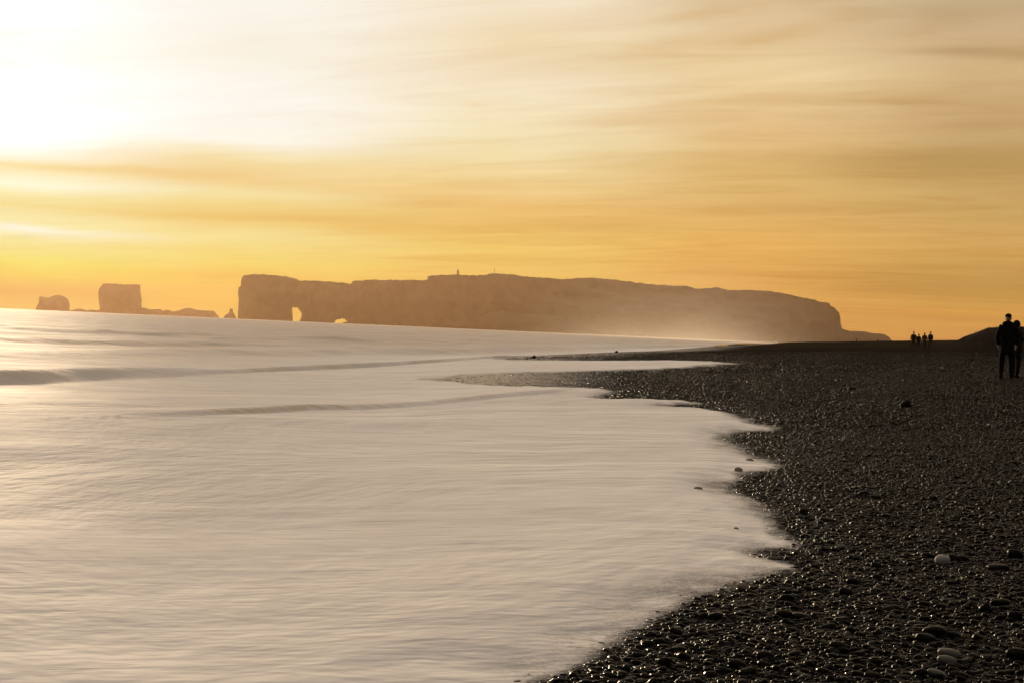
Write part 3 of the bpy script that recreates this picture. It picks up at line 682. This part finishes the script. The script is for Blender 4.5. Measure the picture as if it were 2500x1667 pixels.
# ---------------------------------------------------------------- headland and sea stacks
def plane_pt(u, v, Yd):
    d_ = ray(u, v); return CAM + d_ * (Yd / d_[1])
def resample(P, step, jit, seed, closed=True):
    out = []; r = random.Random(seed); n_ = len(P)
    for i in range(n_ if closed else n_ - 1):
        a = Vector(P[i]); b = Vector(P[(i + 1) % n_]); L = (b - a).length; k = max(1, int(L / step))
        nrm = Vector((-(b - a).y, (b - a).x)).normalized() if L > 0 else Vector((0, 0))
        for j in range(k):
            t = j / k; p = a.lerp(b, t)
            if p.y > 0.5 and b.y > 0 and a.y > 0: p = p + nrm * jit * (mnoise.noise(Vector((p.x, p.y, seed)) * (0.35 / max(step * 0.3, 1))) * 1.2 + r.uniform(-0.35, 0.35))
            out.append((p.x, p.y))
    return out
def rock(name, outline_px, Yd, t0, t1, rr, step, jit=1.0, holes=(), relief=10.0, slope=None, mat=None, seed=1, lowz=-4.0, hole_jit=0.6):
    """solid rock mass: the outline has its real size at distance Yd; front and back swell out from it and are joined by real thickness"""
    def tp(pl):
        out = []
        for u, v in pl:
            p = plane_pt(u, v, Yd); out.append((p[0], lowz if p[2] < 2.0 else p[2]))
        return out
    loops = [resample(tp(outline_px), step, jit, seed)] + [resample(tp(h), step * 0.6, hole_jit, seed + 5) for h in holes]
    pts = []; edges = []
    for lp in loops:
        s0 = len(pts); pts += lp
        edges += [(s0 + i, s0 + (i + 1) % len(lp)) for i in range(len(lp))]
    nb = len(pts); B = np.array(pts)
    xs = np.arange(B[:, 0].min(), B[:, 0].max(), step); zs = np.arange(B[:, 1].min(), B[:, 1].max(), step)
    gx, gz = np.meshgrid(xs, zs); gx = gx.ravel() + rng.uniform(-.2, .2, gx.size) * step; gz = gz.ravel() + rng.uniform(-.2, .2, gz.size) * step
    def bd(x, z):
        dm = np.full(x.shape, 1e18)
        for i, j in edges:
            a = B[i]; ab = B[j] - a; t = np.clip(((x - a[0]) * ab[0] + (z - a[1]) * ab[1]) / (ab @ ab + 1e-9), 0, 1)
            dm = np.minimum(dm, (x - a[0] - t * ab[0]) ** 2 + (z - a[1] - t * ab[1]) ** 2)
        return np.sqrt(dm)
    ins = np.zeros(gx.shape, bool)
    for i, j in edges:
        (x1, z1), (x2, z2) = B[i], B[j]
        if z1 == z2: continue
        ins ^= ((z1 > gz) != (z2 > gz)) & (gx < (x2 - x1) * (gz - z1) / (z2 - z1) + x1)
    dm = bd(gx, gz); m_ = ins & (dm > step * 0.45)
    pts += list(zip(gx[m_], gz[m_]))
    vs, es, fs, *_ = delaunay_2d_cdt([Vector(p) for p in pts], edges, [], 0, 1e-4)
    V = np.array([(v.x, v.y) for v in vs]); Fc = np.array([f for f in fs if len(f) == 3])
    c = V[Fc].mean(1); insf = np.zeros(len(c), bool)
    for i, j in edges:
        (x1, z1), (x2, z2) = B[i], B[j]
        if z1 == z2: continue
        insf ^= ((z1 > c[:, 1]) != (z2 > c[:, 1])) & (c[:, 0] < (x2 - x1) * (c[:, 1] - z1) / (z2 - z1) + x1)
    Fc = Fc[insf]
    dd = bd(V[:, 0], V[:, 1]); onb = dd < 1e-3
    zt = V[:, 1]
    nz = fbm(V[:, 0] / 38 + seed, V[:, 1] / 75, seed, 5)
    swell = 1 - np.exp(-dd / rr)
    fr_ = t0 + t1 * swell + relief * nz * np.minimum(1, dd / step)
    if slope is not None: fr_ = fr_ + slope(V[:, 0], V[:, 1], dd) * np.minimum(1, dd / step)
    bk_ = t0 + t1 * 1.3 * swell + relief * fbm(V[:, 0] / 40, V[:, 1] / 60, seed + 9, 4) * np.minimum(1, dd / step)
    nV = len(V)
    verts = np.vstack([np.stack([V[:, 0], Yd - fr_, zt], 1), np.stack([V[:, 0], Yd + bk_, zt], 1)])
    tris = [tuple(f) for f in Fc] + [tuple(nV + k for k in f[::-1]) for f in Fc]
    # boundary edges of the face set
    from collections import Counter
    ec = Counter(); dirn = {}
    for f in Fc:
        for a, b in ((f[0], f[1]), (f[1], f[2]), (f[2], f[0])):
            ec[(min(a, b), max(a, b))] += 1; dirn[(min(a, b), max(a, b))] = (a, b)
    for e, k in ec.items():
        if k == 1:
            a, b = dirn[e]
            tris += [(b, a, nV + a), (b, nV + a, nV + b)]
    return mesh_np(name, verts, np.array(tris), mat or MROCK, smooth=False)

head_top = [(583, 777), (583.5, 762), (584, 735), (583, 715), (585, 703), (590, 700), (592, 680), (597, 673), (610, 672), (640, 671), (675, 673), (698, 676), (716, 680), (733, 686), (760, 686), (790, 687.5),
            (815, 690), (842, 692), (858, 694), (863, 688), (875, 686), (900, 684), (950, 684.5), (1000, 684.8), (1036, 684.5), (1046, 682), (1044, 677), (1056, 673), (1090, 672.5), (1110, 671.5), (1140, 673),
            (1165, 674), (1193, 670), (1207, 668.5), (1230, 670), (1255, 671), (1275, 675), (1310, 678), (1345, 680), (1375, 682.5), (1410, 680), (1440, 679), (1480, 682), (1520, 686), (1550, 690),
            (1590, 695), (1645, 699), (1677, 699), (1695, 705), (1715, 705.5), (1750, 703), (1780, 709), (1815, 709), (1870, 711), (1910, 716), (1945, 725), (1975, 730), (2000, 737),
            (2022, 741), (2026, 747), (2038, 755), (2046, 764), (2049, 780), (2052, 796), (2054, 804), (2075, 808), (2110, 809.5), (2130, 814), (2150, 815), (2163, 820), (2172, 828), (2182, 835), (2205, 856), (2205, 870)]
arch1 = [(713, 790), (713, 770), (711, 755), (713, 750), (720, 751), (726, 749.5), (733, 758), (738, 765), (738.5, 771), (735, 780), (730, 784), (727, 790)]
arch2 = [(814, 800), (816, 785), (822, 780), (828, 780), (834, 777.5), (843, 780), (850, 786.5), (840, 787), (836, 788), (834, 800)]
HY = 3800.0
def hslope(x, z, dd):
    # the landward half is a grassy slope reaching out towards the camera at its foot, the seaward half a cliff
    right = sst(-150, 500, x) * (1 - sst(560, 840, x)) * (1 - np.exp(-dd / 25))
    return right * (520 * (1 - np.clip(z / 130, 0, 1)) ** 1.4 + 130 * fbm(x / 140, z / 30, 88, 5)) + (1 - right) * 25 * fbm(x / 22, z / 120, 5, 3)
headland = rock('headland', head_top + [(583, 795)], HY, 13, 190, 150, 6.0, 1.6, [arch1, arch2], 12.0, hslope, seed=3)
tag(headland, 'long flat-topped headland with two sea arches', 'headland', kind='structure')
point = rock('rocky_point', [(1030, 800), (1040, 795.5), (1052, 790), (1068, 779), (1080, 776), (1092, 776.5), (1102, 783), (1112, 787.5), (1130, 787), (1150, 784), (1160, 776), (1176, 772),
             (1192, 766), (1210, 762), (1226, 758), (1250, 762), (1275, 765), (1310, 768), (1350, 771), (1390, 778), (1430, 786), (1480, 795), (1540, 803), (1580, 812), (1590, 826), (1590, 840), (1030, 815)],
             3250, 20, 60, 40, 7.0, 1.0, relief=8, seed=11)
tag(point, 'low dark rocky point jutting out in front of the long headland', 'rocky point')
st1 = rock('sea_stack', [(89, 765), (90, 753), (93, 747), (97, 740), (99, 724), (106, 725), (114, 727), (122, 727), (128, 725), (134, 722), (143, 721), (152, 723), (160, 728), (166, 736), (168, 745), (167, 756), (166, 768)], 5200, 12, 60, 40, 6, 0.8, relief=8, seed=21)
tag(st1, 'small humped sea stack, farthest out from the headland', 'sea stack', 'sea stacks off the headland')
st2 = rock('sea_stack', [(248, 770), (249, 752), (246, 735), (245, 718), (247, 706), (252, 700), (256, 694), (265, 693), (285, 694), (310, 696), (338, 695.5), (338, 710), (340, 720), (342, 735), (341, 750), (344, 760), (346, 772)], 5000, 25, 90, 50, 6, 1.3, relief=9, seed=22)
tag(st2, 'big square block-shaped sea stack with sheer sides', 'sea stack', 'sea stacks off the headland')
st3 = rock('sea_stack', [(547, 780), (548, 774), (552, 769), (558, 766), (561, 762), (563, 754), (567, 754), (568, 762), (571, 766), (574, 773), (578, 779), (578, 785), (547, 784)], 4500, 8, 14, 10, 2.5, 0.4, relief=2, seed=23)
tag(st3, 'tiny needle-shaped sea stack close to the cliff end', 'sea stack', 'sea stacks off the headland')
sk1 = rock('skerry', [(158, 765), (168, 757), (178, 758), (185, 755.5), (195, 754), (205, 756), (214, 759), (222, 756.5), (240, 758), (250, 752), (262, 760), (262, 770)], 5250, 8, 25, 15, 4, 0.7, relief=4, seed=24)
tag(sk1, 'low reef between the humped stack and the square stack', 'skerry', 'low reefs between the sea stacks')
sk2 = rock('skerry', [(330, 772), (338, 752), (352, 752), (366, 756), (378, 756), (390, 755), (396, 759), (410, 757), (424, 761), (440, 758), (452, 753), (465, 752.5), (480, 757), (500, 758.5), (520, 759), (527, 766), (538, 775), (538, 782)], 4900, 8, 30, 18, 4, 0.8, relief=4, seed=25)
tag(sk2, 'long low reef stretching from the square stack towards the needle', 'skerry', 'low reefs between the sea stacks')

# lighthouse, mast and hut on the headland
MWALL = m_plain('pale_render', (0.42, 0.38, 0.34), (0.50, 0.46, 0.41), 0.6, 0.9)
MDARK = m_plain('dark_metal', (0.03, 0.03, 0.03), (0.05, 0.05, 0.05), 3, 0.6)
MGLASS = m_plain('lantern_glass', (0.10, 0.11, 0.11), (0.14, 0.15, 0.15), 3, 0.2)
def box(bm, c, s, bevel=0.0):
    r = bmesh.ops.create_cube(bm, size=1.0, matrix=Matrix.Translation(c) @ Matrix.Diagonal((*s, 1)))
    return r
def cyl(bm, c, r0, r1, h, seg=12):
    bmesh.ops.create_cone(bm, cap_ends=True, segments=seg, radius1=r0, radius2=r1, depth=h, matrix=Matrix.Translation((c[0], c[1], c[2] + h / 2)))
pb = plane_pt(1117.5, 672.3, HY)
lh = bpy.data.objects.new('lighthouse', None); COL.objects.link(lh); lh.location = (pb[0], HY, pb[2] - 1.0)
tag(lh, 'square pale lighthouse tower standing on top of the headland', 'lighthouse')
bm = bmesh.new(); box(bm, (0, 0, 6.2), (6.2, 6.2, 12.4)); bm_obj('tower', bm, MWALL, lh, False)
bm = bmesh.new(); box(bm, (0, 0, 12.7), (7.0, 7.0, 0.6)); bm_obj('gallery', bm, MWALL, lh, False)
bm = bmesh.new(); cyl(bm, (0, 0, 13.0), 1.7, 1.7, 2.0); bm_obj('lantern_room', bm, MGLASS, lh, False)
bm = bmesh.new(); cyl(bm, (0, 0, 15.0), 2.0, 0.2, 1.4); bm_obj('roof', bm, MDARK, lh, False)
bm = bmesh.new(); box(bm, (4.3, 0, 1.9), (2.4, 5, 3.8)); bm_obj('annex', bm, MWALL, lh, False)
pb = plane_pt(1206.5, 667.8, HY)
ms = bpy.data.objects.new('radio_mast', None); COL.objects.link(ms); ms.location = (pb[0], HY, pb[2] - 0.5)
tag(ms, 'thin radio mast standing beside the hut on the crest of the headland', 'mast')
bm = bmesh.new()
for sx, sy in ((-.5, -.5), (.5, -.5), (.5, .5), (-.5, .5)): cyl(bm, (sx, sy, 0), 0.34, 0.25, 13, 6)
for k in range(12): box(bm, (0, 0, 0.6 + k * 1.1), (1.1, 1.1, 0.12))
bm_obj('lattice', bm, MDARK, ms, False)
bm = bmesh.new(); cyl(bm, (0, 0, 12.8), 0.6, 0.5, 1.6, 8); bm_obj('antenna', bm, MDARK, ms, False)
pb = plane_pt(1202, 669, HY)
ht = bpy.data.objects.new('hut', None); COL.objects.link(ht); ht.location = (pb[0] - 1.5, HY, pb[2] - 1.0)
tag(ht, 'low flat hut at the foot of the mast on the headland', 'hut')
bm = bmesh.new(); box(bm, (0, 0, 1.2), (7.0, 5, 2.4)); bm_obj('wall', bm, MWALL, ht, False)
bm = bmesh.new(); box(bm, (0, 0, 2.55), (7.6, 5.6, 0.3)); bm_obj('roof', bm, MDARK, ht, False)
pb = plane_pt(1226, 669.4, HY)
ht = bpy.data.objects.new('shed', None); COL.objects.link(ht); ht.location = (pb[0], HY, pb[2] - 1.0)
tag(ht, 'tiny shed on the headland crest, farther inland than the mast', 'shed')
bm = bmesh.new(); box(bm, (0, 0, 1.1), (3.0, 3, 2.2)); bm_obj('wall', bm, MWALL, ht, False)
bm = bmesh.new(); box(bm, (0, 0, 2.3), (3.5, 3.5, 0.25)); bm_obj('roof', bm, MDARK, ht, False)

# ---------------------------------------------------------------- people
MSKIN = m_plain('skin', (0.36, 0.22, 0.16), (0.42, 0.27, 0.20), 8, 0.6)
def cloth(name, c): return m_plain(name, tuple(x * 0.8 for x in c), c, 9, 0.95, spec=0.05)
MJ = [cloth('black_jacket_cloth', (0.006, 0.006, 0.007)), cloth('navy_jacket_cloth', (0.008, 0.01, 0.018)), cloth('brown_jacket_cloth', (0.016, 0.010, 0.008))]
MT = cloth('dark_trouser_cloth', (0.006, 0.006, 0.007)); MSH = cloth('dark_boot_leather', (0.008, 0.007, 0.006)); MHAIR = cloth('dark_hair', (0.02, 0.014, 0.01)); MHAT = cloth('dark_wool_hat', (0.007, 0.007, 0.008))

def skin_mesh(chains, root, voxel=None, extra=None, sub=1):
    """grow one surface round chains of (point, radius); chains share points by key"""
    keys = {}; verts = []; rad = []; edges = []
    for ch in chains:
        prev = None
        for k, p, r_ in ch:
            if k not in keys: keys[k] = len(verts); verts.append(p); rad.append(r_)
            i = keys[k]
            if prev is not None: edges.append((prev, i))
            prev = i
    me = bpy.data.meshes.new('sk'); me.from_pydata(verts, edges, []); o = bpy.data.objects.new('sk', me); COL.objects.link(o)
    o.modifiers.new('s', 'SKIN')
    for i, r_ in enumerate(rad):
        rr_ = r_ if hasattr(r_, '__len__') else (r_, r_)
        me.skin_vertices[0].data[i].radius = rr_
    me.skin_vertices[0].data[keys[root]].use_root = True
    sb = o.modifiers.new('u', 'SUBSURF'); sb.levels = sub; sb.render_levels = sub
    dg = bpy.context.evaluated_depsgraph_get(); dg.update()
    res = bpy.data.meshes.new_from_object(o.evaluated_get(dg))
    bpy.data.objects.remove(o); bpy.data.meshes.remove(me)
    if voxel:
        bm = bmesh.new(); bm.from_mesh(res)
        for f in (extra or []): f(bm)
        bm.to_mesh(res); bm.free()
        o = bpy.data.objects.new('sk', res); COL.objects.link(o)
        rm = o.modifiers.new('r', 'REMESH'); rm.mode = 'VOXEL'; rm.voxel_size = voxel
        sm = o.modifiers.new('m', 'SMOOTH'); sm.iterations = 2; sm.factor = 0.5
        dg = bpy.context.evaluated_depsgraph_get(); dg.update()
        r2 = bpy.data.meshes.new_from_object(o.evaluated_get(dg)); bpy.data.objects.remove(o); res = r2
    return res
def ell(c, s, seg=16):
    def f(bm): bmesh.ops.create_uvsphere(bm, u_segments=seg, v_segments=seg // 2 + 2, radius=1.0, matrix=Matrix.Translation(c) @ Matrix.Diagonal((*s, 1)))
    return f
def make_person(label, hat='cap', jacket=0, arms='pocket', stride=0.08, fine=True):
    """1.75 m tall, facing -Y in its own space, feet at z=0"""
    root = bpy.data.objects.new('person', None); COL.objects.link(root); tag(root, label, 'person')
    V3 = Vector
    J = {'pel': V3((0, 0, 0.95)), 'sp': V3((0, 0.01, 1.12)), 'ch': V3((0, 0.01, 1.30)), 'nk0': V3((0, 0.01, 1.45)), 'nk': V3((0, 0.0, 1.52)), 'hd': V3((0, -0.01, 1.60))}
    ch = [[('pel', J['pel'], (0.15, 0.11)), ('sp', J['sp'], (0.135, 0.10)), ('ch', J['ch'], (0.16, 0.11)), ('nk0', J['nk0'], (0.075, 0.07)), ('nk', J['nk'], 0.055), ('hd', J['hd'], 0.07)]]
    ends = {}
    for s, n_ in ((-1, 'l'), (1, 'r')):
        hip = V3((0.095 * s, 0, 0.90)); kn = V3((0.12 * s, -0.02 - stride * 0.3 * s, 0.50)); an = V3((0.135 * s, 0.02 - stride * s, 0.09)); to = an + V3((0.03 * s, -0.16, -0.05))
        ch.append([('pel', J['pel'], 0.14), ('hip' + n_, hip, (0.095, 0.095)), ('kn' + n_, kn, (0.062, 0.062)), ('cf' + n_, kn.lerp(an, 0.35), (0.06, 0.06)), ('an' + n_, an, (0.042, 0.042)), ('to' + n_, to, (0.04, 0.03))])
        sh = V3((0.185 * s, 0.01, 1.41))
        if arms == 'pocket': elb = V3((0.262 * s, 0.05, 1.14)); wr = V3((0.235 * s, -0.08, 0.92))
        elif arms == 'hold': elb = V3((0.285 * s, -0.04, 1.16)); wr = V3((0.10 * s, -0.27, 1.27))
        else: elb = V3((0.255 * s, 0.03, 1.13)); wr = V3((0.265 * s, -0.03 - 0.08 * s, 0.88))
        hdv = (wr - elb).normalized(); palm = wr + hdv * 0.08
        ch.append([('ch', J['ch'], 0.14), ('sh' + n_, sh, 0.068), ('el' + n_, elb, 0.044), ('fa' + n_, elb.lerp(wr, 0.3), 0.042), ('wr' + n_, wr, 0.028), ('pa' + n_, palm, (0.036, 0.02))])
        side = V3((0, 1, 0)) if arms != 'hold' else V3((0, 0, 1)); curl = V3((-s, 0, 0)) if arms == 'side' else V3((-s * 0.6, -0.3, 0.1))
        if fine:
            for k, (off_y, ln) in enumerate(((-0.027, 0.075), (-0.009, 0.085), (0.009, 0.08), (0.027, 0.062))):
                b0 = palm + side * off_y; b1 = b0 + hdv * ln * 0.5 + curl * 0.008; b2 = b0 + hdv * ln * 0.85 + curl * 0.03
                ch.append([('pa' + n_, palm, 0.03), (f'f{k}a' + n_, b0 + hdv * 0.012, 0.0095), (f'f{k}b' + n_, b1, 0.009), (f'f{k}c' + n_, b2, 0.0075)])
            t0_ = wr + hdv * 0.03 - side * 0.03
            ch.append([('wr' + n_, wr, 0.028), ('t0' + n_, t0_, 0.012), ('t1' + n_, t0_ + hdv * 0.035 - side * 0.022 + curl * 0.01, 0.0105), ('t2' + n_, t0_ + hdv * 0.06 - side * 0.026 + curl * 0.022, 0.0085)])
        ends[n_] = (sh, elb, wr, hip, kn, an)
    ex = [ell((0, 0.0, 1.66), (0.076, 0.094, 0.112)), ell((0, -0.035, 1.60), (0.055, 0.058, 0.06)), ell((0, -0.098, 1.645), (0.012, 0.018, 0.022), 8), ell((0.078, 0.005, 1.645), (0.012, 0.02, 0.03), 8), ell((-0.078, 0.005, 1.645), (0.012, 0.02, 0.03), 8),
          ell((0, -0.083, 1.683), (0.045, 0.014, 0.012), 8), ell((0, -0.09, 1.605), (0.024, 0.01, 0.008), 8)]
    bmsh = skin_mesh(ch, 'pel', 0.008 if fine else 0.016, ex)
    bmsh.materials.append(MSKIN); bmsh.polygons.foreach_set('use_smooth', [True] * len(bmsh.polygons))
    bo = bpy.data.objects.new('body', bmsh); COL.objects.link(bo); bo.parent = root
    # jacket
    jc = [[('a0', V3((0, 0, 0.66)), (0.21, 0.165)), ('a', V3((0, 0, 0.86)), (0.20, 0.155)), ('b', V3((0, 0.005, 1.08)), (0.18, 0.145)), ('c', V3((0, 0.01, 1.30)), (0.195, 0.145)), ('d', V3((0, 0.01, 1.45)), (0.12, 0.105)), ('e', V3((0, 0.005, 1.54)), (0.095, 0.092))]]
    for n_ in 'lr':
        sh, elb, wr, *_ = ends[n_]
        jc.append([('c', None, None), ('s' + n_, sh, 0.092), ('m' + n_, elb, 0.068), ('w' + n_, elb.lerp(wr, 0.96), 0.05)])
    jm = skin_mesh(jc, 'a', 0.014, None, 2); jm.materials.append(MJ[jacket]); jm.polygons.foreach_set('use_smooth', [True] * len(jm.polygons))
    jo = bpy.data.objects.new('jacket', jm); COL.objects.link(jo); jo.parent = root
    if hat == 'cap':
        bm = bmesh.new(); ell((0, 0.075, 1.50), (0.15, 0.085, 0.085))(bm); ell((0, -0.01, 1.50), (0.115, 0.105, 0.07))(bm); bm_obj('hood', bm, MJ[jacket], root)
    tc_ = [[('a', V3((0, 0, 0.94)), (0.155, 0.12))]]
    for n_ in 'lr':
        sh, elb, wr, hip, kn, an = ends[n_]
        tc_.append([('a', None, None), ('h' + n_, hip - V3((0, 0, 0.06)), 0.108), ('k' + n_, kn, 0.08), ('n' + n_, kn.lerp(an, 0.95), 0.068)])
    tm = skin_mesh(tc_, 'a', 0.014, None, 2); tm.materials.append(MT); tm.polygons.foreach_set('use_smooth', [True] * len(tm.polygons))
    to_ = bpy.data.objects.new('trousers', tm); COL.objects.link(to_); to_.parent = root
    for n_ in 'lr':
        an = ends[n_][5]
        bm = bmesh.new(); ell((an.x + 0.01, an.y - 0.07, 0.045), (0.052, 0.145, 0.05), 14)(bm); ell((an.x, an.y + 0.0, 0.09), (0.055, 0.06, 0.085), 14)(bm)
        bm_obj('boot', bm, MSH, root)
    bm = bmesh.new()
    if hat == 'cap':
        ell((0, 0.005, 1.715), (0.088, 0.104, 0.072))(bm); ell((0, -0.10, 1.70), (0.07, 0.075, 0.010))(bm); bm_obj('cap', bm, MHAT, root)
    elif hat == 'beanie':
        ell((0, 0.008, 1.70), (0.090, 0.106, 0.088))(bm); ell((0, 0.008, 1.675), (0.093, 0.108, 0.022))(bm); bm_obj('hat', bm, MHAT, root)
    elif hat == 'hood':
        ell((0, 0.025, 1.665), (0.105, 0.115, 0.130))(bm); ell((0, 0.05, 1.52), (0.12, 0.11, 0.09))(bm); bm_obj('hood', bm, MJ[jacket], root)
    else:
        ell((0, 0.02, 1.685), (0.088, 0.10, 0.098))(bm); ell((0, 0.05, 1.60), (0.08, 0.06, 0.11))(bm); bm_obj('hair', bm, MHAIR, root)
    return root
def place(root, u, v, rz, height=1.75, z_off=0.0, dist=None):
    if dist is None: p = hit(u, v)
    else:
        q = plane_pt(u, v, dist); p = np.array([q[0], dist, float(ground(q[0], dist))])
    root.location = (p[0], p[1], float(ground(p[0], p[1])) + z_off); s = height / 1.75
    root.scale = (s, s, s); root.rotation_euler = (0, 0, rz)
def copy_tree(o, parent=None):
    c = o.copy(); COL.objects.link(c)
    if parent: c.parent = parent
    for k in [x for x in o.children]: copy_tree(k, c)
    return c
p1 = make_person('tall person in dark jacket and cap standing nearest on the dark beach', 'cap', 0, 'pocket', 0.05)
place(p1, 2455, 925, R(160), 1.68)
p2 = make_person('shorter person in hooded coat standing just behind the tall capped person', 'hood', 2, 'hold', 0.0)
place(p2, 2478, 921, R(100), 1.50)
LAB = 'strollers in a group of four on the berm'
q1 = make_person('broad tall person in dark coat, leftmost of the four strollers on the berm', 'beanie', 0, 'pocket', 0.12, False); q1['group'] = LAB
place(q1, 2230, 835, R(170), 1.82, dist=150)
q2 = make_person('short slim person walking close to the broad tall stroller', 'hair', 1, 'side', 0.12, False); q2['group'] = LAB
place(q2, 2242.5, 835, R(185), 1.64, dist=152)
q3 = copy_tree(q2); q3['label'] = 'short person with arms out, third of the four strollers on the berm'; place(q3, 2257, 835, R(160), 1.66, dist=149)
q4 = copy_tree(q1); q4['label'] = 'tall person at the right end of the four strollers on the berm'; place(q4, 2271, 835, R(195), 1.80, dist=151)
q5 = copy_tree(q1); q5['group'] = 'tiny walkers far down the beach'; q5['label'] = 'tiny distant walker on the skyline nearer the foot of the cliff'; place(q5, 2091, 835, 0.3, 1.8, dist=560)
q6 = copy_tree(q2); q6['group'] = 'tiny walkers far down the beach'; q6['label'] = 'tiny faint walker at the low tail end of the headland'; place(q6, 2143, 832, 0.3, 1.7, dist=640)
q5['category'] = q6['category'] = 'person'

# ---------------------------------------------------------------- dune grass
gb = bmesh.new(); r = random.Random(5)
for i in range(900):
    y = r.uniform(108, 140); x = 0.300 * y + 2.4 + abs(r.gauss(0, 1)) * 2.2
    if r.random() < 0.5 and vn(np.array([x * 1.3]), np.array([y * 0.9]), 3)[0] < 0: continue
    z = float(ground(x, y)); hgt = r.uniform(0.08, 0.24); lean = r.gauss(0, 0.10); a = r.uniform(0, 3.14)
    wv_ = Vector((math.cos(a), math.sin(a), 0)) * 0.012
    b0 = Vector((x, y, z - 0.02)); m_ = b0 + Vector((lean * 0.3, 0, hgt * 0.6)); t_p = b0 + Vector((lean + 0.05, 0, hgt))
    vs = [gb.verts.new(b0 - wv_), gb.verts.new(b0 + wv_), gb.verts.new(m_ + wv_ * 0.7), gb.verts.new(m_ - wv_ * 0.7), gb.verts.new(t_p)]
    gb.faces.new(vs[:4]); gb.faces.new((vs[3], vs[2], vs[4]))
dg_ = bm_obj('dune_grass', gb, m_plain('dry_marram_grass', (0.02, 0.018, 0.010), (0.04, 0.034, 0.018), 2, 0.8))
tag(dg_, 'sparse dried grass tufts along the brow of the dune', 'grass', kind='stuff')

# ---------------------------------------------------------------- haze
def vol_box(name, lo, hi, color, dens, aniso):
    bm = bmesh.new(); c = [(a + b) / 2 for a, b in zip(lo, hi)]; s = [b - a for a, b in zip(lo, hi)]
    box(bm, c, s)
    m, t = material(name + '_air')
    pv = t.new('ShaderNodeVolumePrincipled'); pv.inputs['Color'].default_value = (*color, 1); pv.inputs['Density'].default_value = dens; pv.inputs['Anisotropy'].default_value = aniso
    t.l.new(pv.outputs[0], t.out.inputs['Volume'])
    o = bm_obj(name, bm, m, None, False); return o, m, t, pv
hz, *_ = vol_box('haze', (-9000, -40, -3.6), (9000, 7200, 150), (1.0, 0.65, 0.38), HAZE_D, 0.55)
tag(hz, 'warm salt haze lying over the sea and headland', 'haze', kind='stuff')

sp, m, t, pv = vol_box('sea_spray', (-40, 420, 0.4), (420, 1500, 60), (1.0, 0.93, 0.82), 1e-4, 0.35)
tag(sp, 'pale spray drifting off the breakers in front of the headland', 'spray', kind='stuff')
pos = t.new('ShaderNodeNewGeometry').outputs['Position']
sx = t.new('ShaderNodeSeparateXYZ'); t.put(sx.inputs[0], pos)
u_ = t.math('DIVIDE', t.math('SUBTRACT', t.math('DIVIDE', sx.outputs[0], sx.outputs[1]), 0.120), 0.066)
gx_ = t.math('EXPONENT', t.math('MULTIPLY', t.math('MULTIPLY', u_, u_), -1.0))
gz_ = t.math('EXPONENT', t.math('MULTIPLY', sx.outputs[2], -1 / 13.0))
gy_ = t.math('MULTIPLY', t.rng(sx.outputs[1], 430, 650), t.rng(sx.outputs[1], 1480, 1200))
nn = t.rng(t.noise(pos, 0.012, 3, 0.5), 0.3, 0.7, 0.4, 1.3)
t.put(pv.inputs['Density'], t.math('MULTIPLY', t.math('MULTIPLY', t.math('MULTIPLY', gx_, gz_), t.math('MULTIPLY', gy_, nn)), 0.8e-3))
